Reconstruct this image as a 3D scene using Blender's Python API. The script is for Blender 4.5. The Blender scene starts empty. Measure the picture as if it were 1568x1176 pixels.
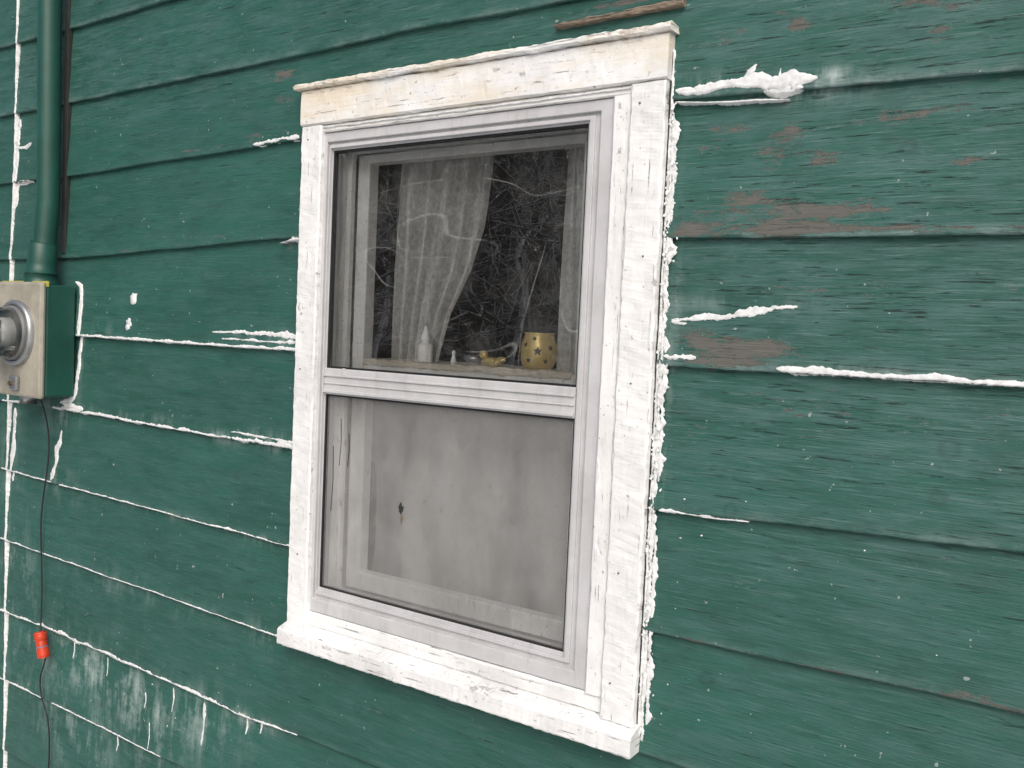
import bpy, math, random
import numpy as np
from mathutils import Vector, Matrix, noise
random.seed(7)
S=bpy.context.scene
def nz(x,y=0,z=0): return noise.noise(Vector((x,y,z)))
# ------------------------------------------------------------------ helpers
def link(o,parent=None):
    S.collection.objects.link(o)
    if parent: o.parent=parent
    return o
def empty(name,parent=None,loc=(0,0,0)):
    e=bpy.data.objects.new(name,None); e.empty_display_size=.1; e.location=loc
    return link(e,parent)
def mesh(name,vs,fs,mat,parent=None,smooth=False):
    m=bpy.data.meshes.new(name); m.from_pydata([tuple(v) for v in vs],[],fs); m.update()
    if smooth:
        m.polygons.foreach_set('use_smooth',[True]*len(m.polygons))
    m.materials.append(mat)
    o=bpy.data.objects.new(name,m)
    return link(o,parent)
def bevel(o,w=.0015,seg=2):
    b=o.modifiers.new('b','BEVEL'); b.width=w; b.segments=seg; b.limit_method='ANGLE'; b.angle_limit=math.radians(35)
    return o
def box(name,x0,x1,y0,y1,z0,z1,mat,parent=None,bw=.0015):
    vs=[(x,y,z) for x in(x0,x1) for y in(y0,y1) for z in(z0,z1)]
    fs=[(0,1,3,2),(4,6,7,5),(0,4,5,1),(2,3,7,6),(0,2,6,4),(1,5,7,3)]
    o=mesh(name,vs,fs,mat,parent)
    if bw: bevel(o,bw)
    return o
def plank(name,x0,x1,y0,y1,z0,z1,mat,parent=None,ax='x',ch=.003,jit=.0009,step=.008,seed=0,taper=0):
    """weathered board: chamfered section swept along its grain with uneven edges"""
    if ax=='x': a0,a1,c0,c1=x0,x1,z0,z1
    else: a0,a1,c0,c1=z0,z1,x0,x1
    n=max(2,int((a1-a0)/step)); vs=[];fs=[]
    sec=[(y0,c0+ch),(y0+ch,c0),(y1,c0),(y1,c1),(y0+ch,c1),(y0,c1-ch),(y0,c0+(c1-c0)*.66),(y0,c0+(c1-c0)*.33)]
    k=len(sec)
    for i in range(n+1):
        a=a0+(a1-a0)*i/n
        tp=1-taper*(1-i/n)
        for j,(y,c) in enumerate(sec):
            dy=jit*(nz(a*22+seed*7.1,j*3.3,seed)+.6*nz(a*90,j*5.1,seed+4))
            dc=jit*1.3*(nz(a*17+seed*3.1,j*2.3+50,seed)+.8*nz(a*80,j*4.4+9,seed+2))
            if 6<=j: dc=0
            aa=a; cc=c0+(c-c0)*tp
            if i in(0,n): aa=a+jit*2*nz(j*3.7,seed,i)
            if ax=='x': vs.append((aa,y+dy,cc+dc))
            else: vs.append((cc+dc,y+dy,aa))
    for i in range(n):
        for j in range(k):
            a=i*k+j;b=i*k+(j+1)%k
            fs.append((a,b,b+k,a+k) if ax=='x' else (a,a+k,b+k,b))
    fs.append(tuple(range(k)) if ax!='x' else tuple(reversed(range(k))))
    e=n*k
    fs.append(tuple(e+j for j in (range(k) if ax=='x' else reversed(range(k)))))
    return mesh(name,vs,fs,mat,parent)
def ring(name,o,i,y0,y1,mat,parent=None,bw=.0015):
    ox0,ox1,oz0,oz1=o; ix0,ix1,iz0,iz1=i
    P=[(ox0,oz0),(ox1,oz0),(ox1,oz1),(ox0,oz1)];Q=[(ix0,iz0),(ix1,iz0),(ix1,iz1),(ix0,iz1)]
    vs=[(x,y0,z) for x,z in P]+[(x,y0,z) for x,z in Q]+[(x,y1,z) for x,z in P]+[(x,y1,z) for x,z in Q]
    fs=[]
    for a in range(4):
        b=(a+1)%4
        fs+=[(a,b,4+b,4+a),(8+a,12+a,12+b,8+b),(a,8+a,8+b,b),(4+a,4+b,12+b,12+a)]
    ob=mesh(name,vs,fs,mat,parent)
    if bw: bevel(ob,bw)
    return ob
def tube(name,pts,rad,mat,parent=None,sides=10,cap=True):
    vs=[];fs=[]
    pts=[Vector(p) for p in pts]
    if not hasattr(rad,'__len__'): rad=[rad]*len(pts)
    for i,p in enumerate(pts):
        d=(pts[min(i+1,len(pts)-1)]-pts[max(i-1,0)]).normalized()
        up=Vector((0,0,1)) if abs(d.z)<.9 else Vector((0,1,0))
        a=d.cross(up).normalized();b=d.cross(a)
        for s in range(sides):
            t=2*math.pi*s/sides
            vs.append(p+rad[i]*(a*math.cos(t)+b*math.sin(t)))
    for i in range(len(pts)-1):
        for s in range(sides):
            q=i*sides+s;w=i*sides+(s+1)%sides
            fs.append((q,w,w+sides,q+sides))
    if cap:
        fs.append(tuple(range(sides)));e=(len(pts)-1)*sides;fs.append(tuple(e+s for s in reversed(range(sides))))
    o=mesh(name,vs,fs,mat,parent,smooth=True)
    return o
def lathe(name,prof,mat,parent=None,loc=(0,0,0),sides=40,axis='z'):
    vs=[];fs=[]
    for r,h in prof:
        for s in range(sides):
            t=2*math.pi*s/sides
            if axis=='z': vs.append((loc[0]+r*math.cos(t),loc[1]+r*math.sin(t),loc[2]+h))
            else: vs.append((loc[0]+r*math.cos(t),loc[1]-h,loc[2]+r*math.sin(t)))
    for i in range(len(prof)-1):
        for s in range(sides):
            q=i*sides+s;w=i*sides+(s+1)%sides
            fs.append((q,w,w+sides,q+sides))
    return mesh(name,vs,fs,mat,parent,smooth=True)
# ------------------------------------------------------------------ node helper
class NT:
    def __init__(s,name):
        s.m=bpy.data.materials.new(name); s.m.use_nodes=True; s.t=s.m.node_tree; s.t.nodes.clear()
        s.out=s.t.nodes.new('ShaderNodeOutputMaterial')
        s.co=s.t.nodes.new('ShaderNodeTexCoord').outputs['Object']
    def n(s,ty,**k):
        x=s.t.nodes.new(ty)
        for a,b in k.items(): setattr(x,a,b)
        return x
    def put(s,inp,v):
        if isinstance(v,bpy.types.NodeSocket): s.t.links.new(v,inp)
        elif v is not None:
            if inp.type=='RGBA' and len(v)==3: v=(*v,1)
            inp.default_value=v
    def math(s,op,a,b=None,c=None,clamp=False):
        x=s.n('ShaderNodeMath',operation=op,use_clamp=clamp)
        s.put(x.inputs[0],a); s.put(x.inputs[1],b)
        if c is not None: s.put(x.inputs[2],c)
        return x.outputs[0]
    def noise(s,scale,xyz=(1,1,1),detail=4,rough=.55,off=(0,0,0),dist=0):
        mp=s.n('ShaderNodeMapping'); mp.inputs['Scale'].default_value=xyz; mp.inputs['Location'].default_value=off
        s.put(mp.inputs['Vector'],s.co)
        x=s.n('ShaderNodeTexNoise'); s.put(x.inputs['Vector'],mp.outputs[0])
        x.inputs['Scale'].default_value=scale;x.inputs['Detail'].default_value=detail;x.inputs['Roughness'].default_value=rough
        x.inputs['Distortion'].default_value=dist
        return x.outputs['Fac']
    def rng(s,v,a,b,c=0.,d=1.):
        x=s.n('ShaderNodeMapRange'); s.put(x.inputs[0],v)
        for i,q in zip((1,2,3,4),(a,b,c,d)): s.put(x.inputs[i],q)
        return x.outputs[0]
    def mix(s,f,a,b,mode='MIX'):
        x=s.n('ShaderNodeMix',data_type='RGBA',blend_type=mode)
        s.put(x.inputs[0],f); s.put(x.inputs[6],a); s.put(x.inputs[7],b)
        return x.outputs[2]
    def attr(s,name):
        x=s.n('ShaderNodeAttribute'); x.attribute_name=name; return x.outputs['Fac']
    def bump(s,h,dist,strength=1,prev=None):
        x=s.n('ShaderNodeBump'); s.put(x.inputs['Height'],h); x.inputs['Distance'].default_value=dist; x.inputs['Strength'].default_value=strength
        if prev: s.put(x.inputs['Normal'],prev)
        return x.outputs[0]
    def bsdf(s,col,rough=.6,normal=None,spec=.5,metal=0.,link=True):
        x=s.n('ShaderNodeBsdfPrincipled'); s.put(x.inputs['Base Color'],col); s.put(x.inputs['Roughness'],rough)
        s.put(x.inputs['Metallic'],metal)
        s.put(x.inputs['Specular IOR Level'],spec)
        if normal: s.put(x.inputs['Normal'],normal)
        if link: s.t.links.new(x.outputs[0],s.out.inputs[0])
        return x.outputs[0]
    def sep(s):
        x=s.n('ShaderNodeSeparateXYZ'); s.put(x.inputs[0],s.co); return x.outputs
# ------------------------------------------------------------------ materials
def m_siding():
    T=NT('green_paint_weathered')
    bid=T.attr('bid'); peel=T.attr('peel'); chalk=T.attr('chalk'); worn=T.attr('worn'); lip=T.attr('lip'); knot=T.attr('knot')
    big=T.noise(2.2,(1,1,2.5),4,.6)
    grain=T.noise(11,(1,1,26),5,.65,dist=.5)
    fine=T.noise(60,(1,1,9),3,.7)
    col=T.mix(T.rng(big,.35,.65),(.0120,.078,.058),(.019,.106,.081))
    col=T.mix(T.math('MULTIPLY',bid,.45),col,(.0110,.066,.050))
    wv=T.math('MULTIPLY',T.rng(T.noise(7,(1,1,6),6,.75,off=(4,0,2)),.42,.66),T.math('MULTIPLY_ADD',worn,.6,.18))
    col=T.mix(wv,col,(.062,.142,.132))
    hl=T.noise(13,(1,1,30),4,.7,off=(11,0,4),dist=.3)
    col=T.mix(T.math('MULTIPLY',T.rng(hl,.55,.68),T.math('MULTIPLY_ADD',worn,.52,.12)),col,(.115,.20,.187))
    col=T.mix(T.rng(T.noise(14,(1,1,3),5,.7,off=(9,0,1)),.50,.75,0,.45),col,(.008,.042,.033))
    ck=T.noise(12,(1,1,22),6,.74,off=(2,0,7),dist=.35)
    thr=T.math('MULTIPLY_ADD',worn,-.066,.662)
    crack=T.rng(ck,thr,T.math('ADD',thr,.03))
    col=T.mix(T.math('MULTIPLY',crack,.85),col,(.006,.018,.014))
    kr=T.math('MULTIPLY',T.rng(knot,.25,.5),T.rng(knot,.9,.6))
    col=T.mix(T.math('MULTIPLY',kr,.28),col,(.007,.032,.026))
    lw=T.math('MULTIPLY',lip,T.rng(T.noise(9,(1,1,2),6,.75,off=(6,0,6)),.42,.62))
    col=T.mix(T.math('MULTIPLY',lw,T.math('MULTIPLY_ADD',worn,.75,-.05),clamp=True),col,(.21,.28,.27))
    st=T.noise(26,(1,1,.16),4,.7,off=(3,0,3)); bl=T.noise(12,(1,1,1),5,.75,off=(1,0,8))
    cm=T.math('MULTIPLY',T.rng(T.math('ADD',T.math('MULTIPLY',st,.6),T.math('MULTIPLY',bl,.55)),.56,.80),chalk,clamp=True)
    col=T.mix(T.math('MULTIPLY',cm,.7),col,(.50,.58,.56))
    sp=T.noise(75,(1,1,1),2,.5,off=(5,0,5))
    col=T.mix(T.rng(sp,.735,.755,0,.6),col,(.40,.44,.42))
    pn=T.noise(24,(1,1,3.6),8,.78,off=(7,0,3))
    pv=T.math('MULTIPLY_ADD',peel,.25,T.math('MULTIPLY_ADD',worn,.052,pn))
    rim=T.rng(pv,.690,.702); bare=T.rng(pv,.712,.722)
    wood=T.mix(grain,(.055,.060,.053),(.155,.162,.145))
    wood=T.mix(T.rng(fine,.3,.7,0,.7),wood,(.125,.115,.098))
    col=T.mix(rim,col,(.15,.205,.185))
    col=T.mix(bare,col,wood)
    h=T.math('ADD',T.math('MULTIPLY',grain,.6),T.math('MULTIPLY',fine,.35))
    h=T.math('SUBTRACT',h,T.math('MULTIPLY',crack,.6))
    h=T.math('SUBTRACT',h,T.math('MULTIPLY',bare,.6))
    h=T.math('ADD',h,T.math('MULTIPLY',hl,.4))
    nb=T.bump(h,.0028,.9)
    r=T.rng(bl,.3,.7,.46,.66)
    r=T.math('ADD',r,T.math('MULTIPLY',bare,.3),clamp=True)
    T.bsdf(col,r,nb,.45)
    return T.m
def m_white(name,axis='z',base=(.77,.772,.765),stain=0.,crk=.45,grime=.5,rough=.55):
    T=NT(name)
    sc=(22,1,1) if axis=='z' else (1,1,22)
    g=T.noise(7,sc,5,.65,dist=.3)
    big=T.noise(6,(1,1,1),6,.7,off=(3,1,2))
    col=T.mix(T.rng(big,.44,.72,0,grime),base,tuple(c*.60 for c in base))
    ck=T.noise(9,tuple(1+(q-1)*.9 for q in sc),7,.72,off=(6,2,1))
    crack=T.rng(ck,.615,.655)
    col=T.mix(T.math('MULTIPLY',crack,crk),col,(.20,.19,.165))
    if stain:
        sx=T.noise(3.2,(1,1,3),6,.7,off=(1.3,4,0))
        z=T.sep()[2]
        m=T.math('MULTIPLY',T.rng(sx,.42,.60),T.rng(z,1.09,1.13,0,stain))
        col=T.mix(m,col,(.66,.56,.40))
        m=T.math('MULTIPLY',T.rng(T.noise(30,(1,1,.6),6,.7,off=(8,0,0)),.55,.66),T.rng(z,1.165,1.19,0,.6))
        col=T.mix(m,col,(.33,.22,.14))
    sp=T.noise(110,(1,1,1),3,.6,off=(2,2,2))
    col=T.mix(T.rng(sp,.665,.70,0,.7),col,(.24,.225,.20))
    fl=T.noise(34,(.5,1,1) if axis=='x' else (1,1,.5),7,.75,off=(5,5,1))
    flk=T.rng(fl,.645,.66)
    col=T.mix(T.math('MULTIPLY',flk,.65),col,(.33,.32,.29))
    h=T.math('SUBTRACT',T.math('MULTIPLY',g,.7),T.math('MULTIPLY',crack,.8))
    h=T.math('SUBTRACT',h,T.math('MULTIPLY',flk,.6))
    h=T.math('ADD',h,T.math('MULTIPLY',T.noise(90,(1,1,1),3,.6),.3))
    T.bsdf(col,rough,T.bump(h,.0015,.9),.4)
    return T.m
def m_vinyl():
    T=NT('vinyl_frame_grey')
    b=T.noise(9,(1,1,1),6,.7)
    col=T.mix(T.rng(b,.4,.75),(.52,.52,.53),(.40,.40,.405))
    st=T.noise(14,(4,1,.5),5,.7,off=(3,3,3))
    col=T.mix(T.rng(st,.54,.8,0,.55),col,(.30,.29,.27))
    T.bsdf(col,.45,T.bump(T.noise(120,(1,1,1),3,.5),.0003,.5),.4)
    return T.m
def m_plain(name,c,rough=.6,var=.25,scale=20,spec=.5,metal=0.,bumpd=.0006):
    T=NT(name); b=T.noise(scale,(1,1,1),6,.65)
    col=T.mix(T.rng(b,.35,.7),c,tuple(q*(1-var) for q in c))
    T.bsdf(col,rough,T.bump(T.noise(scale*4,(1,1,1),4,.6),bumpd,.6),spec,metal)
    return T.m
def m_glass(name='window_glass',dust=True,k=1.9):
    T=NT(name)
    fr=T.n('ShaderNodeFresnel'); fr.inputs['IOR'].default_value=1.5
    f=T.math('MULTIPLY',fr.outputs[0],k,clamp=True)
    tr=T.n('ShaderNodeBsdfTransparent'); tr.inputs[0].default_value=(.97,.98,.975,1)
    gl=T.n('ShaderNodeBsdfGlossy'); gl.inputs['Roughness'].default_value=.0
    mx=T.n('ShaderNodeMixShader'); T.put(mx.inputs[0],f); T.t.links.new(tr.outputs[0],mx.inputs[1]); T.t.links.new(gl.outputs[0],mx.inputs[2])
    if not dust:
        T.t.links.new(mx.outputs[0],T.out.inputs[0]); return T.m
    df=T.n('ShaderNodeBsdfDiffuse'); df.inputs[0].default_value=(.62,.62,.60,1)
    d=T.rng(T.noise(9,(1,1,1),6,.75),.45,.85,.012,.10)
    d=T.math('ADD',d,T.rng(T.noise(180,(1,1,1),2,.6),.68,.74,0,.16))
    for (o,sc,s0) in (((3,0,1),(1,1,.35),5),((8,0,5),(.5,1,1.1),6)):
        w=T.math('ABSOLUTE',T.math('SUBTRACT',T.noise(s0,sc,1,.4,off=o,dist=.6),.5))
        g=T.rng(T.noise(6,(1,1,1),4,.65,off=(o[0]+2,0,3)),.45,.60)
        d=T.math('ADD',d,T.math('MULTIPLY',T.rng(w,.001,.0055,.15,0),g))
    m2=T.n('ShaderNodeMixShader'); T.put(m2.inputs[0],d); T.t.links.new(mx.outputs[0],m2.inputs[1]); T.t.links.new(df.outputs[0],m2.inputs[2])
    T.t.links.new(m2.outputs[0],T.out.inputs[0])
    return T.m
def m_cloth(name,col,a0,a1,sc=60):
    T=NT(name)
    tr=T.n('ShaderNodeBsdfTransparent')
    df=T.n('ShaderNodeBsdfDiffuse'); df.inputs[0].default_value=(*col,1)
    f=T.rng(T.noise(sc,(1,1,.6),4,.7),.35,.65,a0,a1)
    m1=T.n('ShaderNodeMixShader'); T.put(m1.inputs[0],f)
    T.t.links.new(tr.outputs[0],m1.inputs[1]);T.t.links.new(df.outputs[0],m1.inputs[2])
    T.t.links.new(m1.outputs[0],T.out.inputs[0])
    return T.m
def m_screen():
    T=NT('insect_screen_mesh')
    tr=T.n('ShaderNodeBsdfTransparent')
    df=T.n('ShaderNodeBsdfDiffuse')
    b=T.noise(4,(1,1,1),6,.7)
    c=T.mix(T.rng(b,.35,.65),(.29,.29,.288),(.18,.18,.178))
    c=T.mix(T.rng(T.noise(55,(1,1,1),4,.7,off=(4,0,4)),.64,.70,0,.6),c,(.09,.085,.075))
    c=T.mix(T.rng(T.noise(12,(1,1,.5),6,.8,off=(1,0,2)),.58,.72,0,.5),c,(.42,.42,.41))
    x,y,z=T.sep()
    T.put(df.inputs[0],c)
    wx=T.math('ABSOLUTE',T.math('SINE',T.math('MULTIPLY',x,math.pi/.0021)))
    wz=T.math('ABSOLUTE',T.math('SINE',T.math('MULTIPLY',z,math.pi/.0021)))
    g=T.math('MINIMUM',wx,wz)
    w=T.rng(g,.25,.5,.9,.36)
    f=T.math('ADD',w,T.rng(T.noise(3.5,(1.6,1,.6),6,.7,off=(2,0,1)),.35,.7,-.16,.18),clamp=True)
    m=T.n('ShaderNodeMixShader'); T.put(m.inputs[0],f)
    T.t.links.new(tr.outputs[0],m.inputs[1]);T.t.links.new(df.outputs[0],m.inputs[2])
    T.t.links.new(m.outputs[0],T.out.inputs[0])
    return T.m
M_sid=m_siding()
M_wv=m_white('white_paint_casing','z',crk=.8,grime=.65)
M_wh=m_white('white_paint_header','x',stain=.7,crk=.65,grime=.55)
M_ws=m_white('white_paint_sill','x',crk=.85,grime=.75)
M_win=m_white('white_paint_inner_sash','z',base=(.82,.82,.81),crk=.3,grime=.5)
M_caulk=m_plain('white_caulk',(.78,.79,.79),.55,.32,70,bumpd=.0012)
M_vinyl=m_vinyl()
M_gask=m_plain('black_gasket',(.012,.012,.013),.5)
M_glass=m_glass()
M_screen=m_screen()
M_curt=m_cloth('sheer_curtain',(.76,.76,.74),.42,.64,sc=130)
M_curt2=m_cloth('cafe_curtain_cloth',(.50,.495,.48),.92,1.0)
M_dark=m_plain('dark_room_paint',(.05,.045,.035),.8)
M_ledge=m_white('worn_ledge_paint','x',base=(.66,.60,.50),crk=.9,grime=.9)
M_brown=m_plain('bare_brown_wood',(.24,.19,.14),.8,.55,45,bumpd=.002)
M_pipe=m_plain('green_paint_conduit',(.011,.074,.055),.45,.3,12)
M_rust=m_plain('rusty_nail',(.14,.10,.07),.8)
M_grey=m_plain('aged_cream_enamel',(.38,.355,.29),.5,.35,18)
M_metal=m_plain('galvanised_metal',(.45,.46,.46),.35,.3,25,metal=.8)
M_wire=m_plain('black_wire',(.015,.015,.015),.5)
M_red=m_plain('red_plastic',(.60,.050,.014),.4,.3,40)
M_yel=m_plain('gold_glazed_ceramic',(.66,.50,.18),.28,.25,30,metal=.25)
M_wht=m_plain('white_plastic',(.88,.88,.87),.4,.05)
M_dkfill=m_plain('dark_fill',(.02,.024,.022),.8,.5,30)  # plain near-black fill, also colours the painted shade at the casing gap
# ------------------------------------------------------------------ siding
LN={0:[(-.934,-.398),(-.51,-.402)],1:[(-1.233,-.193),(-.94,-.190),(-.574,-.199),(-.146,-.213),(.041,-.207)],
2:[(-1.239,.023),(-.041,-.002)],3:[(-1.245,.231),(-.029,.206),(.857,.207),(1.386,.217)],
4:[(-.969,.434),(-.028,.42),(.857,.412),(1.372,.433)],5:[(-.863,.637),(-.022,.636),(.866,.652),(1.358,.652)],
6:[(-.87,.848),(-.029,.884),(.854,.860),(1.345,.854)],7:[(-.909,1.068),(-.028,1.093),(.841,1.084),(1.331,1.069)],
8:[(-.915,1.264),(-.046,1.273),(.298,1.281),(.595,1.277),(1.3,1.275)],9:[(-.875,1.462),(-.472,1.466),(1.3,1.48)]}
for k in range(10,16): LN[k]=[(0,1.47+(k-9)*.21)]
for k in range(-4,0): LN[k]=[(0,-.40+k*.21)]
def LZ(k,x):
    p=LN[k]; z=float(np.interp(x,[a for a,b in p],[b for a,b in p]))
    return z+.0022*nz(x*5,k*9.1)+.0009*nz(x*35,k*5.3)+.0006*nz(x*110,k*3.3)
YF=.016
SP=[(1.025,1.016,.03,.010,1.0),(1.081,.973,.025,.007,1.0),(.971,.921,.045,.012,.95),(1.127,.895,.08,.010,1.0),(1.054,.872,.06,.008,1.0),(.885,.873,.04,.012,1.2),
(.975,.685,.055,.016,1.35),(1.03,.69,.03,.013,1.2),(.90,.70,.03,.02,.9),(.93,.662,.07,.007,1.1),(1.035,1.174,.020,.012,1.3),(1.272,.959,.025,.005,1.2),(-.09,1.242,.05,.016,.95),(-.077,1.185,.045,.014,.9),
(-.05,.872,.025,.012,1.2),(1.345,.222,.08,.006,1.2),(1.232,1.139,.015,.008,.9),(.90,1.0,.02,.008,.8),(1.0,.98,.06,.02,.6),(1.0,.89,.12,.03,.6),(1.1,.6,.2,.02,.3),(1.25,1.18,.1,.02,.6),(1.15,.866,.25,.005,.8),(-.35,1.097,.2,.005,.6),(-.6,.864,.3,.005,.6),
(.93,1.03,.05,.01,.7),(1.2,1.02,.1,.015,.5),(1.13,.78,.1,.01,.5),(.9,.55,.04,.02,.4),(1.2,.36,.1,.01,.35),(.95,.31,.06,.01,.4),(.89,.1,.03,.01,.6),(1.15,.213,.15,.004,.8),(.95,.21,.1,.003,.7),(.92,1.17,.05,.02,.5),(1.2,1.2,.06,.01,.7),
(-.15,1.11,.08,.01,.5),(-.5,1.15,.1,.01,.4),(-.3,.89,.1,.008,.5),(-.2,.75,.1,.01,.4),(-.35,.55,.1,.01,.35),(.3,-.1,.1,.02,.4),(.75,1.26,.15,.006,1.)]
CH=[(-.80,-.25,.16,.05,1),(-.58,-.27,.14,.07,.9),(-.50,-.38,.12,.08,.8),(-.30,-.27,.12,.07,1),(-.85,-.46,.2,.08,.6),(-.14,-.22,.1,.02,.9),(-.22,.425,.12,.016,1),(-.07,.43,.07,.02,1),
(-.6,.445,.2,.012,.6),(-.12,.205,.1,.012,.9),(-.45,.21,.25,.012,.5),(-.95,.42,.07,.05,.9),(-.92,.22,.08,.04,.8),(-.55,0.0,.3,.03,.45),(-.06,-.02,.08,.04,.6),(.95,.755,.12,.014,.45),(1.05,1.08,.1,.02,1),(1.08,1.093,.025,.012,1.1),(.9,1.1,.06,.02,.7),
(-.12,.66,.15,.018,.6),(-1.15,-.1,.08,.2,.7),(-1.2,.3,.05,.3,.5),(.86,.6,.015,.3,.5),(1.15,.66,.12,.01,.6),(-.9,-.3,.3,.2,.35),(-.72,.655,.1,.02,.4),(-.86,.6,.05,.12,.5)]
KN=[(1.05,.885,.014,.014,1),(1.28,.56,.016,.016,1),(1.27,.49,.014,.012,1),(.975,.43,.012,.014,1),(-.20,.34,.012,.012,1),(-.55,1.13,.012,.012,1),(-.42,.02,.014,.012,1),(1.2,.98,.013,.012,1),(-.35,.80,.012,.012,1),(.95,.15,.014,.012,1),(.2,-.1,.014,.012,1),(-.7,.31,.013,.012,1)]
V=[];Fc=[];AT={q:[] for q in('bid','peel','chalk','worn','lip','knot')}
def gsum(L,x,z):
    s=0
    for (a,b,rx,rz,w) in L:
        d=((x-a)/rx)**2+((z-b)/rz)**2
        if d<9: s+=w*math.exp(-d)
    return s
xs_d=[-1.5+.006*i for i in range(int(3.1/.006)+1)]
ROW=[0,.010,.025,.05,.08,.12,.17,.22,.27,.32,.37,.42,.47,.52,.57,.62,.67,.72,.77,.82,.87,.92,.97,1.03]
def sidY(t): return YF+.0115*max(0,min(t,1))
def strip(k,x0,x1,zlo=None):
    xs=[x for x in xs_d if x0+.001<x<x1-.001]
    xs=[x0]+[x0+(xs_d[0]-x0)*i/12 for i in range(1,12) if x0<xs_d[0]]+xs+[xs_d[-1]+(x1-xs_d[-1])*i/12 for i in range(1,12) if x1>xs_d[-1]]+[x1]
    b=len(V); rb=(math.sin(k*12.9+ (1 if x0>.5 else 0)*4.1)*43758.5)%1
    nr=len(ROW)+1
    for x in xs:
        z0=LZ(k,x); z1=LZ(k+1,x)
        zb=z0 if zlo is None else zlo
        w0=.25+.75*max(0,min(1,(x-.7)/.3))
        V.append((x,YF+.012,zb+.0005))
        for q in AT: AT[q].append(rb if q=='bid' else 0)
        for t in ROW:
            z=zb+(z1-zb)*t
            tt=(z-z0)/(z1-z0)
            y=sidY(tt)+.0009*nz(x*5,z*9,k)+.0004*nz(x*30,z*60,k)
            if t==0: y+=.0014
            if t==.010: y+=.0002
            V.append((x,y,z)); AT['bid'].append(rb); AT['peel'].append(gsum(SP,x,z)); AT['chalk'].append(gsum(CH,x,z)); AT['knot'].append(gsum(KN,x,z))
            w=.25+(w0-.25)*max(.25,min(1,(z-.1)/.5))
            w=max(w,.7*max(0,min(1,(z-1.1)/.15)))
            AT['worn'].append(w); AT['lip'].append(math.exp(-((z-z0)/.010)**2))
    for i in range(len(xs)-1):
        for j in range(nr-1):
            q=b+i*nr+j; Fc.append((q,q+nr,q+nr+1,q+1))
X0,X1=-3.6,4.2
for k in range(-4,15):
    if k in (2,3,4,5,6):
        if k==2: strip(k,X0,.03); strip(k,.81,X1)
        else: strip(k,X0,.02); strip(k,.815,X1)
    elif k==7:
        strip(k,X0,.02); strip(k,.02,.815,zlo=1.18); strip(k,.815,X1)
    else: strip(k,X0,X1)
house=empty('green_house')
sd=mesh('siding',V,Fc,M_sid,house,smooth=True)
for nm,arr in AT.items():
    a=sd.data.attributes.new(nm,'FLOAT','POINT'); a.data.foreach_set('value',arr)
def wallY(x,z):
    for k in range(-4,15):
        a=LZ(k,x); b=LZ(k+1,x)
        if a<=z<b: return sidY((z-a)/(b-a))
    return YF
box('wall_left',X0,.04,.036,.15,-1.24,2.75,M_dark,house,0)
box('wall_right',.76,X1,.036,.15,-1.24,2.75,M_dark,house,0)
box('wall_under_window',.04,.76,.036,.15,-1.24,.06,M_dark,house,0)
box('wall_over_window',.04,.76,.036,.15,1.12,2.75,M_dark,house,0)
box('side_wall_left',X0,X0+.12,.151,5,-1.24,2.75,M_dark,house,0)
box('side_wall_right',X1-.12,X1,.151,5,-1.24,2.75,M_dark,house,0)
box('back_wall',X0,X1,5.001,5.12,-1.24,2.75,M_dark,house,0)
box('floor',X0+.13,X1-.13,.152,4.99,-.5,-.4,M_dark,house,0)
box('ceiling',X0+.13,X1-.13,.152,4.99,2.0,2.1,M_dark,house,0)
box('foundation',X0+.02,X1-.02,.04,5.1,-1.5,-1.241,m_plain('concrete',(.3,.3,.29),.85),house,0)
M_roof=m_plain('roof_shingle',(.08,.08,.085),.9,.4,30)
mesh('roof',[(X0-.2,-.18,2.70),(X1+.2,-.18,2.70),(X1+.2,2.55,4.1),(X0-.2,2.55,4.1),(X0-.2,5.3,2.7),(X1+.2,5.3,2.7),
 (X0-.2,-.18,2.78),(X1+.2,-.18,2.78),(X1+.2,2.55,4.2),(X0-.2,2.55,4.2),(X0-.2,5.3,2.78),(X1+.2,5.3,2.78)],
 [(0,1,2,3),(3,2,5,4),(6,9,8,7),(9,10,11,8),(0,6,7,1),(4,5,11,10),(0,3,9,6),(3,4,10,9),(1,7,8,2),(2,8,11,5)],M_roof,house)
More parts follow.
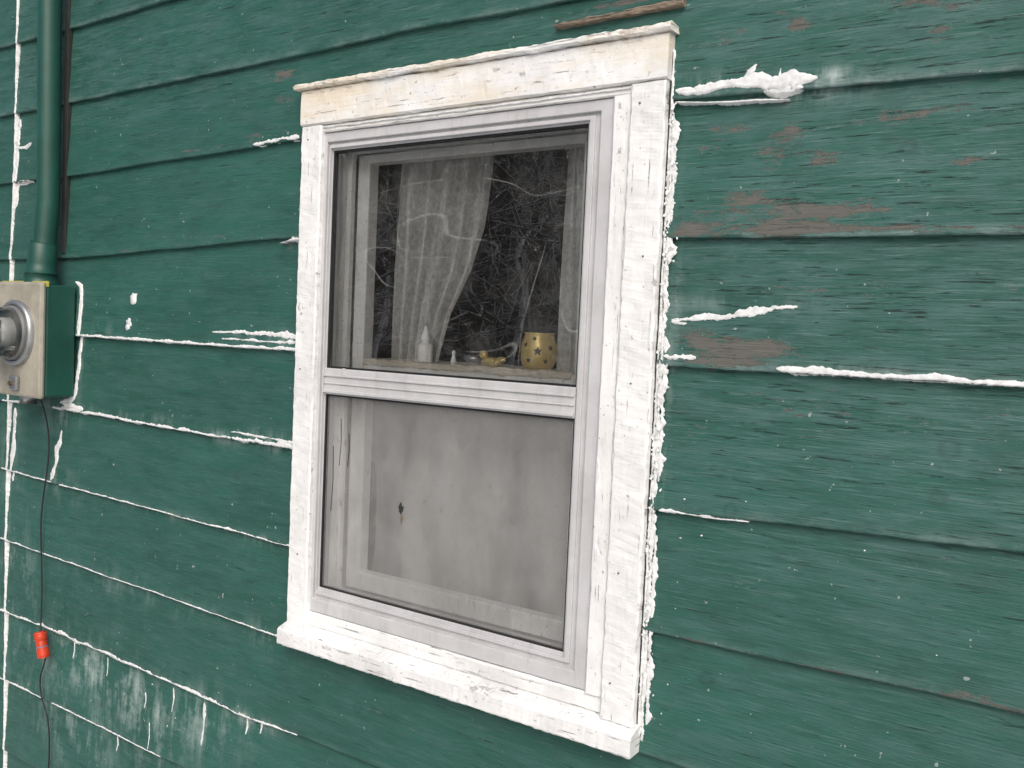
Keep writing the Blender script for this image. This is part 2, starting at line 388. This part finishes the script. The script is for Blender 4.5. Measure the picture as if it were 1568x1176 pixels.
# ------------------------------------------------------------------ caulk
CV=[];CF=[]
HM=.26
def ribbon(pts,h=.0035,seed=0,rag=.5,step=.0022,wmul=1.,yb=None,lip=True):
    P=[];n=len(pts)
    for i in range(n-1):
        (x0,z0,w0),(x1,z1,w1)=pts[i],pts[i+1]
        L=math.hypot(x1-x0,z1-z0); m=max(1,int(L/step))
        for j in range(m+(1 if i==n-2 else 0)):
            t=j/m; P.append((x0+(x1-x0)*t,z0+(z1-z0)*t,w0+(w1-w0)*t))
    N=len(P)
    if N<3: return
    b=len(CV); K=7
    s=0; h*=HM
    for i,(x,z,w) in enumerate(P):
        a=P[max(0,i-1)];c=P[min(N-1,i+1)]
        dx,dz=c[0]-a[0],c[1]-a[1];L=math.hypot(dx,dz) or 1; nx,nzz=-dz/L,dx/L
        s+=step
        e=min(1,i*step/max(w,.004)+.05,(N-1-i)*step/max(w,.004)+.05); e=math.sqrt(e)
        ab=min(.0032,w*.32)*rag
        wu=w*.5*wmul*e*(1+rag*1.6*nz(s*26,seed,1))+e*ab*(1.4*nz(s*110,seed,2)+1.0*nz(s*300,seed,5))
        wd=w*.5*wmul*e*(1+rag*1.6*nz(s*26,seed,3))+e*ab*(1.4*nz(s*110,seed,4)+1.0*nz(s*300,seed,6))
        wu=max(wu,.0003);wd=max(wd,.0003)
        z+=w*.35*rag*nz(s*16,seed,9); 
        for j in range(K):
            t=j/(K-1)*2-1
            off=(t*wu if t>0 else t*wd)
            X=x+nx*off;Z=z+nzz*off
            base=(wallY(X,Z) if yb is None else yb(X,Z))
            hh=h*(1-abs(t)**4)*(1+.5*nz(s*35,t*1.5,seed)+.35*nz(s*150,t*4,seed+3))
            if lip and abs(t)<.5: base=min(base,YF+.0020)
            CV.append((X,base-(hh+.0006 if abs(t)<.99 else -.002),Z))
    for i in range(N-1):
        for j in range(K-1):
            q=b+i*K+j; CF.append((q,q+1,q+K+1,q+K))
def along(k,x0,x1,w0,w1,dz=0,n=14):
    return [(x0+(x1-x0)*i/n,LZ(k,x0+(x1-x0)*i/n)+dz,(w0+(w1-w0)*i/n)*(1+.7*nz(i*.9,k*3.3,x0*5))) for i in range(n+1)]
ribbon([(.845,1.098,.018),(.90,1.096,.016),(.94,1.099,.017),(.965,1.097,.026),(1.00,1.091,.032),(1.035,1.092,.034),(1.055,1.091,.026),(1.070,1.090,.010)],.006,1,.65)
ribbon([(.99,1.078,.016),(1.03,1.078,.018),(1.05,1.080,.006)],.004,1.5,.7)
ribbon([(.845,1.080,.005),(.90,1.073,.006),(.98,1.068,.008),(1.03,1.064,.006)],.004,2,.8)
ribbon([(.955,1.098,.020),(.968,1.110,.020),(.976,1.122,.008)],.004,3,.7,lip=False)
ribbon([(1.012,1.098,.016),(1.014,1.112,.008)],.004,3.5,.7,lip=False)
ribbon([(.858,.728,.009),(.90,.730,.011),(.94,.735,.012),(.98,.742,.014),(1.02,.750,.011),(1.06,.753,.006)],.004,4,.9,lip=False)
ribbon([(.858,.724,.016),(.885,.722,.008)],.005,4.4,.9,lip=False)
ribbon(along(5,1.035,1.12,.018,.014,.006),.006,5,.7); ribbon(along(5,1.08,1.60,.011,.011,.004),.005,5.2,.45)
ribbon([(.848,.668,.014),(.875,.668,.012),(.905,.668,.006)],.005,6,.9,lip=False)
ribbon([(.855,.413,.007),(.90,.414,.005),(.937,.414,.007),(.97,.415,.004),(1.006,.416,.003)],.004,7,.9)
ribbon([(-.17,1.094,.006),(-.10,1.097,.009),(-.022,1.099,.010)],.004,8,.9)
ribbon([(-.075,.872,.004),(-.035,.878,.012),(-.015,.879,.010)],.004,9,.9)
ribbon([(-.295,.669,.004),(-.24,.670,.008),(-.16,.672,.009),(-.09,.671,.013),(-.012,.668,.018)],.004,10,.9,lip=False)
ribbon([(-.26,.655,.003),(-.16,.655,.005),(-.07,.655,.005),(-.015,.655,.012)],.0035,10.5,.9,lip=False)
ribbon(along(5,-.86,-.01,.009,.008,.003,30),.004,11,.7)
ribbon(along(4,-.97,-.5,.012,.007,.003,20),.004,12,1); ribbon(along(4,-.5,-.01,.007,.011,.003,20),.004,12.5,1)
ribbon([(-.22,.440,.003),(-.15,.440,.006),(-.08,.438,.005),(-.012,.436,.008)],.003,13,1,lip=False)
ribbon([(-.07,.425,.016),(-.03,.424,.022),(-.012,.425,.014)],.004,13.3,1,lip=False)
ribbon(along(3,-.93,-.45,.006,.003,.001,20),.004,14,1.1); ribbon(along(3,-.45,-.01,.003,.006,.001,20),.004,14.5,1.1)
ribbon(along(3,-1.24,-.97,.005,.004,.002,10),.004,14.7,.8)
ribbon(along(2,-1.24,-.45,.004,.0025,.001,20),.0035,15,1.1); ribbon(along(2,-.45,.0,.0022,.004,.001,20),.0035,15.5,1.1)
ribbon(along(1,-1.24,-.9,.007,.012,.001,20),.004,16,1); ribbon(along(1,-.93,-.55,.014,.007,-.001,20),.005,16.2,1.1);ribbon(along(1,-.60,-.25,.007,.009,.001,20),.004,16.4,1.1);ribbon(along(1,-.30,.03,.012,.003,0,20),.004,16.6,1.1)
ribbon(along(0,-.95,-.45,.005,.003,.001,20),.003,17,1.1); ribbon(along(0,-1.24,-1.0,.006,.005,.001,10),.003,17.4,.9)
ribbon(along(4,-1.24,-1.12,.008,.006,.001,8),.004,17.6,.8); ribbon(along(5,-1.24,-1.15,.008,.005,.001,8),.004,17.7,.8)
ribbon([(-1.19,1.17,.006),(-1.14,1.165,.012),(-1.11,1.175,.006)],.004,17.8,.9,lip=False)
ribbon([(-1.21,1.066,.006),(-1.16,1.066,.012),(-1.10,1.066,.005)],.004,17.9,.9,lip=False)
for (x,z0,z1,w,s) in [(-.30,-.225,-.33,.012,20),(-.53,-.26,-.30,.006,21),(-.505,-.33,-.40,.005,22),(-.148,-.215,-.26,.010,23),(-.70,-.21,-.26,.006,24),(-.86,-.20,-.25,.006,25),(-.10,-.21,-.245,.007,26),(-.42,-.22,-.28,.004,27),(-.27,-.40,-.43,.012,28),(-.65,-.41,-.45,.006,29)]:
    ribbon([(x,z0,w),(x+.004,(z0+z1)/2,w*.8),(x,z1,w*.4)],.001,s,1.,lip=False)
ribbon([(-1.195,2.0,.010),(-1.190,1.49,.008),(-1.193,1.12,.010),(-1.207,.84,.012),(-1.209,.37,.012),(-1.212,.02,.011),(-1.20,-.9,.010)],.006,30,.8)
ribbon([(-1.18,1.25,.008),(-1.185,1.1,.018),(-1.19,1.0,.014)],.006,30.3,.9,lip=False)
ribbon([(-1.185,.42,.018),(-1.18,.30,.024),(-1.19,.2,.012)],.005,30.5,.8,lip=False)
ribbon([(-.878,.785,.010),(-.852,.775,.016),(-.846,.72,.018),(-.850,.64,.014),(-.855,.56,.014),(-.862,.49,.018),(-.885,.465,.020),(-.93,.452,.014)],.009,31,.7,lip=False)
ribbon([(-.935,.375,.012),(-.945,.335,.026),(-.955,.28,.020),(-.972,.23,.014)],.005,32,1,lip=False)
ribbon([(-.925,.455,.026),(-.88,.447,.018),(-.82,.442,.010)],.005,33,.9,lip=False)
ribbon([(-.002,.045+.055*i,.004+.005*max(0,nz(i*.8,7))) for i in range(20)],.003,34,1,lip=False)
def dot(x,z,r,sd,asp=1.3):
    b=len(CV); n=14; CV.append((x,wallY(x,z)-.0018,z))
    for rr,yy in ((1,-.0012),(1.12,.001)):
        for i in range(n):
            t=2*math.pi*i/n; q=r*rr*(1+.7*nz(math.cos(t)*1.5+sd,math.sin(t)*1.5)); CV.append((x+q*math.cos(t)*asp,wallY(x,z)+yy,z+q*math.sin(t)))
    for i in range(n):
        j=(i+1)%n; CF.append((b,b+1+i,b+1+j)); CF.append((b+1+i,b+1+n+i,b+1+n+j,b+1+j))
dot(-.614,.740,.013,3);dot(-.612,.750,.008,5);dot(-.626,.680,.011,8,.9);dot(-.630,.669,.007,9)
random.seed(9)
for i in range(22):
    x=random.choice([random.uniform(.86,.9),random.uniform(-.9,-.2),random.uniform(.9,1.4)]);z=random.uniform(-.35,.72)
    dot(x,z,random.uniform(.0005,.0013),i*3.3)
random.seed(3)
def bead(x0,z0,x1,z1,w,h,sd,rag=1.2): 
    n=int(abs(z1-z0)/.02)+2
    ribbon([(x0+(x1-x0)*i/n+.003*nz(i*1.7,sd),z0+(z1-z0)*i/n,max(.0015,w*(1+1.4*nz(i*.7,sd+5)))) for i in range(n+1)],h,sd,rag,lip=False,yb=lambda X,Z:YF+.003)
bead(.838,1.165,.838,.02,.006,.008,41,.9)
bead(.843,1.06,.844,.02,.008,.007,42)
bead(.848,.70,.849,.58,.014,.006,43)
bead(.850,.60,.850,.46,.008,.005,44); bead(.850,.36,.852,.05,.008,.005,45); bead(.847,1.05,.848,.82,.008,.005,46)
mesh('caulk',CV,CF,M_caulk,house,smooth=True)
CV.clear();CF.clear()
def chip(x,y,z,r,sd):
    rnd=random.Random(sd); n=rnd.choice([4,5,6]); b=len(CV)
    tx,tz=rnd.uniform(-.5,.5),rnd.uniform(-.5,.5); st=rnd.uniform(.8,2.2)
    for i in range(n):
        t=6.283*i/n+rnd.uniform(-.3,.3); q=r*rnd.uniform(.6,1.25); dx,dz=q*math.cos(t),q*st*math.sin(t)
        CV.append((x+dx,y+dx*tx+dz*tz,z+dz))
    CF.append(tuple(b+i for i in range(n)))
for i in range(560):
    z=random.uniform(.02,1.09)
    dens=.5+.5*nz(z*14,3)+.3*nz(z*45,5)
    if random.random()>dens+.1: continue
    x=.8380+abs(random.gauss(0,.0075)); chip(x,YF-.001+random.uniform(-.004,.003),z,random.uniform(.0010,.0033),i)
mesh('peeling_flakes',CV,CF,M_caulk,house,smooth=False)
plank('split_board_edge',.61,.852,.0125,.03,1.232,1.244,M_brown,house,'x',.002,.0022,.005,9,taper=.5)
box('dark_strip_by_conduit',-.938,-.918,.0140,.03,.86,1.9,M_dkfill,house,.001)  # thin dark strip running up the wall beside the conduit
box('casing_gap_shade',.8352,.8370,.0145,.03,.02,1.16,M_dkfill,house,0)  # solid near-black strip standing in for the shade between casing and siding
# ------------------------------------------------------------------ window
win=empty('window',house)
plank('casing_left',.0,.059,.0,.04,.043,1.112,M_wv,win,'z',.003,.0015,.005,1)
plank('casing_right',.772,.835,.0,.04,.045,1.112,M_wv,win,'z',.003,.0019,.005,2)
plank('header',-.001,.837,-.002,.04,1.114,1.188,M_wh,win,'x',.003,.0012,.008,3)
plank('header_cap',-.017,.842,-.011,.035,1.1885,1.2005,M_wh,win,'x',.003,.0020,.006,4)
plank('inner_stop_right',.738,.771,.006,.04,.078,1.098,M_wv,win,'z',.003,.0006,.01,5)
plank('inner_stop_head',.0595,.771,.006,.04,1.0985,1.1135,M_wh,win,'x',.002,.0006,.01,6)
plank('bottom_stop',.0595,.771,.010,.04,.046,.0775,M_ws,win,'x',.004,.0006,.01,7)
n=160; vs=[];fs=[]
sec=[(.036,.0),(-.018,.0),(-.0205,.003),(-.0205,.032),(-.017,.0365),(.0,.0425),(.036,.052)]
for i in range(n+1):
    x=-.004+.846*i/n
    for j,(y,z) in enumerate(sec):
        vs.append((x+(.002*nz(j*2.2,i) if i in(0,n) else 0),y+.0014*nz(x*25,j*3,2)+.0010*nz(x*110,j*3,5),z+.0014*nz(x*20,j*3,7)+.0015*nz(x*95,j*4,8)))
k=len(sec)
for i in range(n):
    for j in range(k): a=i*k+j;b=i*k+(j+1)%k; fs.append((a,b,b+k,a+k))
fs.append(tuple(range(k)));fs.append(tuple(n*k+j for j in reversed(range(k))))
mesh('sill',vs,fs,M_ws,win)
ring('frame_outer',(.036,.7375,.079,1.0975),(.066,.712,.108,1.078),.012,.05,M_vinyl,win,.002)
ring('frame_mid',(.064,.714,.106,1.080),(.071,.694,.122,1.068),.019,.05,M_vinyl,win,.0015)
ring('frame_ridge',(.0715,.7005,.1175,1.0725),(.0735,.690,.1255,1.0655),.0145,.05,M_vinyl,win,.001)
ring('frame_inner',(.070,.696,.120,1.070),(.0745,.684,.132,1.062),.022,.05,M_vinyl,win,.001)
ring('gasket_upper',(.074,.685,.6055,1.0625),(.0785,.6815,.609,1.058),.024,.034,M_gask,win,0)
ring('gasket_lower',(.074,.685,.1315,.5495),(.0775,.6815,.1345,.546),.024,.034,M_gask,win,0)
box('meeting_rail',.0735,.6855,.018,.045,.5500,.6052,M_vinyl,win,.002)
box('meeting_rail_lip',.0745,.6845,.0135,.02,.5535,.560,M_vinyl,win,.001)
box('meeting_rail_rib',.0745,.6845,.0145,.02,.588,.5925,M_vinyl,win,.001)
box('meeting_rail_rib_low',.0745,.6845,.0155,.02,.572,.575,M_vinyl,win,.001)
box('rail_latch',.128,.134,.0145,.02,.590,.607,M_vinyl,win,.001)
def sheet(name,x0,x1,z0,z1,y,mat,par):
    return mesh(name,[(x0,y,z0),(x1,y,z0),(x1,y,z1),(x0,y,z1)],[(0,1,2,3)],mat,par)
sheet('storm_glass',.075,.684,.607,1.061,.030,M_glass,win)
sheet('insect_screen',.075,.684,.132,.548,.029,M_screen,win)
box('jamb_left',.041,.070,.051,.16,.061,1.119,M_win,win)
box('jamb_right',.700,.759,.051,.16,.061,1.119,M_win,win)
box('jamb_head',.0705,.6995,.051,.16,1.075,1.119,M_win,win)
box('jamb_sill',.0705,.6995,.051,.16,.061,.11,M_win,win)
ring('parting_bead',(.0705,.6995,.1105,1.0745),(.084,.688,.12,1.064),.07,.083,M_win,win)
ring('upper_sash',(.0845,.6875,.585,1.0635),(.118,.640,.624,1.045),.088,.118,M_win,win,.003)
ring('lower_sash',(.0845,.6875,.1205,.5845),(.125,.640,.160,.57),.092,.12,M_win,win,.003)
plank('ledge',.0705,.6995,.119,.27,.605,.627,M_ledge,win,'x',.003,.0015,.006,11)
plank('peeling_sash_edge',.12,.638,.084,.104,.6145,.6275,M_ledge,win,'x',.002,.0025,.004,12)
def nail(x,z,y=-.001,r=.0015): lathe('nail',[(0.0001,.0010),(r,.0008),(r,-.002)],M_rust,win,(x,y,z),12,'y')
for x,z in [(.022,1.085),(.79,1.08),(.81,.83),(.80,.62),(.795,.30),(.79,.11),(.02,.60),(.03,.2),(.30,1.15),(.77,1.13),(.816,1.165)]: nail(x,z)
CV.clear();CF.clear()
yb=lambda X,Z:.0065
ribbon([(.741,.49,.003),(.743,.46,.010),(.742,.43,.006)],.004,51,.7,lip=False,yb=yb)
ribbon([(.745,.34,.004),(.747,.325,.009),(.747,.31,.004)],.004,52,.7,lip=False,yb=yb)
ribbon([(.06,1.108,.004),(.4,1.107,.005),(.77,1.108,.004)],.002,53,.6,lip=False,yb=lambda X,Z:.004)
mesh('frame_caulk',CV,CF,M_caulk,win,smooth=True)
def blob(name,x,z,rx,rz,y,mat,par,sd,n=22):
    vs=[(x,y,z)]
    for i in range(n):
        t=2*math.pi*i/n;q=1+.9*nz(math.cos(t)*1.7+sd,math.sin(t)*1.7,sd)
        vs.append((x+rx*q*math.cos(t),y-.0004*(i%2),z+rz*q*math.sin(t)))
    return mesh(name,vs,[(0,1+i,1+(i+1)%n) for i in range(n)],mat,par)
blob('screen_tear',.290,.335,.007,.011,.0282,M_dkfill,win,2); blob('screen_tear_low',.294,.312,.004,.008,.0278,M_brown,win,5)
for (x,z0,z1) in [(.118,.40,.50),(.142,.40,.47),(.098,.30,.44)]:
    tube('screen_thread',[(x,.0275,z1),(x+.003,.027,(z0+z1)/2),(x-.001,.0275,z0)],.0008,M_dkfill,win,5)
# ------------------------------------------------------------------ things on the ledge
def curtain(name,prof,z0,z1,y,mat,folds,amp,nzn=50,nx=120):
    vs=[];fs=[]
    for i in range(nzn+1):
        z=z1+(z0-z1)*i/nzn; xl,xr=prof(z)
        for j in range(nx+1):
            t=j/nx; x=xl+(xr-xl)*t
            vs.append((x,y+amp*math.sin(t*folds*6.283+2.5*nz(z*2,t*5))+amp*1.1*nz(t*8,z*2,3),z))
    for i in range(nzn):
        for j in range(nx): q=i*(nx+1)+j; fs.append((q,q+1,q+nx+2,q+nx+1))
    return mesh(name,vs,fs,mat,None,smooth=True)
def pl(z): 
    xr=float(np.interp(z,[.60,.73,.82,.91,1.05,1.10],[.262,.300,.345,.372,.388,.39])); return (.14,xr)
curtain('sheer_curtain',pl,.60,1.10,.165,M_curt,5,.012)
curtain('sheer_curtain.001',lambda z:(.562,.70),.60,1.10,.165,M_curt,3,.008)
curtain('cafe_curtain',lambda z:(.05,.72),-.1,.60,.185,M_curt2,2.3,.028)
bt=empty('small_bottle')
lathe('body',[(r*1.2,h*1.12) for r,h in [(.0001,0),(.0125,0),(.0135,.002),(.0135,.030),(.0125,.033),(.007,.036),(.007,.039),(.0085,.040),(.0085,.048),(.0065,.052),(.0045,.060),(.0025,.068),(.0001,.0685)]],M_wht,bt,(.262,.122,.627))
cup=empty('candle_cup')
cx,cy,cz=.530,.142,.627
SR,SH=1.08,.93
prof=[(.0001,0.001),(.022,.0),(.028,.006),(.0325,.020),(.034,.036),(.0325,.052),(.028,.066),(.0265,.073),(.0285,.077),(.0265,.0765),(.025,.072),(.030,.052),(.031,.036),(.029,.02),(.0001,.006)]
lathe('cup',[(r*SR,h*SH) for r,h in prof],M_yel,cup,(cx,cy,cz),48)
def cr(h): return SR*float(np.interp(h/SH,[0,.006,.02,.036,.052,.066,.077],[.022,.028,.0325,.034,.0325,.028,.0285]))
def star(a,h,R):
    vs=[]
    for i in range(11):
        if i==0: u,v=0,0
        else:
            q=R if i%2==1 else R*.42; t=math.pi/2+(i-1)*math.pi/5; u,v=q*math.cos(t),q*math.sin(t)
        rr=cr(h+v)+.0006; aa=a+u/rr
        vs.append((cx+rr*math.cos(aa),cy+rr*math.sin(aa),cz+h+v))
    mesh('star_hole',vs,[(0,i,i%10+1) for i in range(1,11)],M_dkfill,cup)
for a,h,R in [(-62,.036,.010),(-20,.043,.007),(-105,.048,.006),(-92,.018,.006),(-35,.017,.006),(-75,.060,.005),(-140,.03,.008)]: star(math.radians(a),h,R)
fg=empty('duck_figurine')
def ell(name,c,r,mat,par,n=16,m=10):
    vs=[];fs=[]
    for i in range(m+1):
        p=math.pi*i/m
        for j in range(n):
            t=2*math.pi*j/n; vs.append((c[0]+r[0]*math.sin(p)*math.cos(t),c[1]+r[1]*math.sin(p)*math.sin(t),c[2]+r[2]*math.cos(p)))
    for i in range(m):
        for j in range(n): fs.append((i*n+j,(i+1)*n+j,(i+1)*n+(j+1)%n,i*n+(j+1)%n))
    return mesh(name,vs,fs,mat,par,smooth=True)
ell('body',(.430,.125,.636),(.024,.012,.010),M_yel,fg); ell('head',(.412,.123,.650),(.010,.008,.0090),M_yel,fg); ell('tail',(.454,.125,.642),(.011,.006,.006),M_yel,fg); ell('beak',(.401,.120,.648),(.005,.004,.002),M_brown,fg); ell('wing',(.434,.114,.639),(.013,.004,.006),M_yel,fg)
fg2=empty('ceramic_figurine')
lathe('body',[(.0001,0),(.007,0),(.006,.007),(.004,.014),(.003,.019),(.0042,.023),(.003,.027),(.0001,.029)],M_wht,fg2,(.335,.125,.627),16)
bw=empty('glass_dish')
lathe('bowl',[(.0001,.001),(.012,.0),(.020,.010),(.021,.018),(.019,.018),(.017,.010),(.0001,.004)],M_metal,bw,(.37,.150,.627),28)
# ------------------------------------------------------------------ conduit
cp=empty('conduit_pipe')
tube('pipe',[(-.962,-.022,3.0),(-.950,-.022,1.6),(-.940,-.022,1.0),(-.946,-.026,.90),(-.952,-.032,.80)],.029,M_pipe,cp,28)
tube('coupling',[(-.949,-.029,.885),(-.9495,-.0295,.88),(-.951,-.031,.83),(-.952,-.032,.80)],[.0305,.034,.036,.037],M_pipe,cp,28)
tube('lock_ring',[(-.952,-.032,.802),(-.952,-.032,.775)],[.043,.043],M_pipe,cp,8)
# ------------------------------------------------------------------ meter
mt=empty('electric_meter')
box('box_body',-1.085,-.862,-.066,.015,.474,.772,M_pipe,mt,.005)
box('front_cover',-1.088,-.859,-.082,-.0665,.470,.777,M_grey,mt,.007)
box('cover_lip',-1.0875,-.8595,-.0662,-.060,.765,.780,m_plain('yellow_edge_paint',(.5,.45,.08),.5),mt,.001)
c=(-.975,-.082,.640)
M_mg=m_plain('meter_grey',(.16,.165,.165),.45)
lathe('socket_ring',[(.088,-.002),(.088,.010),(.083,.015),(.076,.015),(.074,.006)],M_metal,mt,c,48,'y')
lathe('meter_base',[(.073,.0),(.073,.018),(.069,.022),(.0001,.022)],M_mg,mt,c,48,'y')
lathe('glass_cover',[(.068,.020),(.067,.070),(.062,.084),(.050,.091),(.0001,.093)],m_glass('meter_glass',False,2.2),mt,c,48,'y')
lathe('register_drum',[(.040,.022),(.040,.052),(.036,.056),(.0001,.056)],m_plain('register_grey',(.34,.34,.33),.4),mt,c,32,'y')
lathe('disc',[(.0001,.060),(.035,.060),(.035,.062),(.0001,.062)],M_metal,mt,(c[0],c[1],c[2]-.012),32,'y')
box('dial_register',-1.005,-.945,-.146,-.139,.652,.674,m_plain('dial_dark',(.05,.05,.05),.4),mt,.001)
for q in range(4): lathe('dial',[(.0001,.0655),(.006,.0655),(.006,.063)],M_wht,mt,(-.998+.0155*q,-.0815,.663),16,'y')
for s in(-1,1): tube('register_post',[(-.975+s*.03,-.104,.600),(-.975+s*.03,-.155,.600)],.006,M_metal,mt,12)
box('seal_latch',-.99,-.955,-.094,-.083,.487,.525,M_metal,mt,.003)
tube('seal_stud',[(-.972,-.094,.505),(-.972,-.104,.505)],.006,M_rust,mt,12)
tube('bottom_hub',[(-1.01,-.03,.474),(-1.01,-.03,.445)],.022,M_metal,mt,20)
# ------------------------------------------------------------------ wire and connector
pts=[(-.965,-.03,.474),(-.968,-.01,.44),(-.966,.006,.36),(-.972,.008,.28),(-.992,.008,.20),(-1.004,.006,.11),(-.998,.007,.02),(-.990,.006,-.08),(-.985,.002,-.16),(-.975,-.004,-.205)]
def smooth(p,it=2):
    for _ in range(it):
        q=[p[0]]
        for a,b in zip(p,p[1:]): a,b=Vector(a),Vector(b); q+=[a*.75+b*.25,a*.25+b*.75]
        q.append(p[-1]); p=q
    return p
wr=empty('hanging_wire')
tube('upper_run',smooth(pts),.0022,M_wire,wr,8)
pts=[(-.945,-.003,-.255),(-.975,.004,-.30),(-.995,.006,-.335),(-.985,.006,-.39),(-.950,.006,-.43),(-.935,.006,-.52),(-.95,.006,-.66),(-.94,.006,-.9)]
tube('lower_run',smooth(pts),.0022,M_wire,wr,8)
cn=empty('wire_connector')
a=Vector((-.975,-.006,-.196));b=Vector((-.948,-.008,-.262));d=(b-a)
tube('shell',[a,a+d*.04,a+d*.05,a+d*.3,a+d*.32,a+d*.36,a+d*.9,a+d*.94,b],[.010,.0155,.0160,.0165,.0145,.0145,.0165,.016,.012],M_red,cn,20)
tube('collar',[a-d*.03,a+d*.10],[.0166,.0172],M_red,cn,8)
tube('print_band',[a+d*.54,a+d*.59],[.0160,.0161],m_plain('blue_print',(.20,.18,.3),.5),cn,20)
# ------------------------------------------------------------------ grounds and trees
T=NT('patchy_snow_ground'); nn=T.noise(.9,(1,1,1),8,.65)
col=T.mix(T.rng(nn,.42,.52),(.13,.12,.07),(.75,.77,.80)); T.bsdf(col,.8,T.bump(T.noise(8,(1,1,1),6,.6),.05,.6)); M_gr=T.m
vs=[];fs=[];n=60
for i in range(n+1):
    for j in range(n+1):
        x=-60+120*i/n;y=-90+120*j/n; r=math.hypot(x,y)
        vs.append((x,y,-1.32+ (.12*nz(x*.2,y*.2) if r>7 else 0)))
for i in range(n):
    for j in range(n): q=i*(n+1)+j; fs.append((q,q+n+1,q+n+2,q+1))
mesh('ground',vs,fs,M_gr,None,smooth=True)
T=NT('snowy_bark'); ge=T.n('ShaderNodeNewGeometry'); sx=T.n('ShaderNodeSeparateXYZ'); T.put(sx.inputs[0],ge.outputs['Normal'])
f=T.rng(T.math('ADD',sx.outputs[2],T.math('MULTIPLY',T.noise(12),.5)),-.25,.1)
T.bsdf(T.mix(f,(.07,.055,.04),(.88,.89,.9)),.8); M_bark=T.m
def tree(name,base,seed,h=5.5):
    random.seed(seed); vs=[];fs=[]
    def seg(p,q,r0,r1,s=5):
        d=(q-p).normalized(); up=Vector((0,0,1)) if abs(d.z)<.9 else Vector((1,0,0)); a=d.cross(up).normalized(); b=d.cross(a); n0=len(vs)
        for c,r in((p,r0),(q,r1)):
            for i in range(s): t=6.283*i/s; vs.append(c+r*(a*math.cos(t)+b*math.sin(t)))
        for i in range(s): fs.append((n0+i,n0+(i+1)%s,n0+s+(i+1)%s,n0+s+i))
    def grow(p,d,L,r,dep):
        n=5+dep
        for i in range(n):
            d=(d+Vector((random.gauss(0,.25),random.gauss(0,.25),random.gauss(.02,.2)))).normalized()
            q=p+d*L/n; r2=max(.0050,r*(1-.5/n)); seg(p,q,r,r2,6 if dep>2 else 4); p=q; r=r2
            if dep>0 and i>0:
                for _ in range(2):
                    if random.random()<.7:
                        a=Vector((random.gauss(0,1),random.gauss(0,1),random.gauss(.1,.7))).normalized()
                        grow(p,(d*.45+a*.9).normalized(),L*random.uniform(.4,.62),max(.0050,r*.5),dep-1)
    grow(Vector(base),Vector((0,0,1)),h,.045,3)
    return mesh(name,vs,fs,M_bark)
tree('bare_tree',(-2.6,-3.9,-1.4),5,4.2)
tree('bare_tree.001',(-1.6,-5.0,-1.4),11,4.6)
tree('bare_tree.002',(-4.6,-5.0,-1.4),21,4.6)
tree('bare_tree.003',(-3.4,-6.2,-1.4),33,5.0)
T=NT('conifer_needles'); nn=T.noise(1.3,(1,1,1),5,.7)
T.bsdf(T.mix(T.rng(nn,.4,.65),(.010,.016,.010),(.028,.042,.026)),.9); M_con=T.m
random.seed(2); vs=[];fs=[]
for t in range(28):
    bx=-25+t*.75+random.uniform(-.4,.4); by=-13-random.uniform(0,3); H=random.uniform(9.5,12); R=random.uniform(2.0,2.7)
    for i in range(1100):
        u=random.random()**.8; z=H*u; r=R*(1-u)*random.uniform(.2,1)*(1+.25*math.sin(z*5)); a=random.uniform(0,6.283)
        c=Vector((bx+r*math.cos(a),by+r*math.sin(a),-1.3+z)); s=random.uniform(.3,.6)
        o=Vector((math.cos(a),math.sin(a),-.45)); w=Vector((-math.sin(a),math.cos(a),random.uniform(-.3,.3)))
        b=len(vs); vs+=[c-w*s*.5,c+w*s*.5,c+o*s*1.3]; fs.append((b,b+1,b+2))
mesh('conifer_treeline',vs,fs,M_con)
# ------------------------------------------------------------------ light
W=bpy.data.worlds.new('World'); S.world=W; W.use_nodes=True; nt=W.node_tree
sk=nt.nodes.new('ShaderNodeTexSky'); sk.sky_type='NISHITA'; sk.sun_disc=False
EL=math.radians(42); RO=math.radians(145)
sk.sun_elevation=EL; sk.sun_rotation=RO; sk.dust_density=4; sk.air_density=1.0; sk.ozone_density=.6
bg=nt.nodes['Background']; bg.inputs[1].default_value=.15; nt.links.new(sk.outputs[0],bg.inputs[0])
L=bpy.data.lights.new('overcast_sun','SUN'); L.energy=2.0; L.angle=math.radians(45); L.color=(1,.99,.975)
lo=bpy.data.objects.new('overcast_sun',L); link(lo)
dv=Vector((math.sin(RO)*math.cos(EL),math.cos(RO)*math.cos(EL),math.sin(EL)))
lo.rotation_euler=dv.to_track_quat('Z','Y').to_euler()
# ------------------------------------------------------------------ camera
cd=bpy.data.cameras.new('camera'); cd.sensor_width=36; cd.lens=1358.7124/1568*36; cd.clip_start=.05; cd.clip_end=500
co=bpy.data.objects.new('camera',cd); link(co)
y,p,r=.5815,-.0529,.0446
F=Vector((-math.sin(y)*math.cos(p),math.cos(y)*math.cos(p),math.sin(p))); R0=Vector((math.cos(y),math.sin(y),0)); U0=R0.cross(F)
R=R0*math.cos(r)+U0*math.sin(r); U=U0*math.cos(r)-R0*math.sin(r)
mx=Matrix.Identity(4)
for i in range(3): mx[i][0]=R[i];mx[i][1]=U[i];mx[i][2]=-F[i]
mx.translation=Vector((1.4431,-1.3375,.6882)); co.matrix_world=mx
S.camera=co
S.view_settings.view_transform='Standard'; S.view_settings.look='None'; S.view_settings.exposure=0
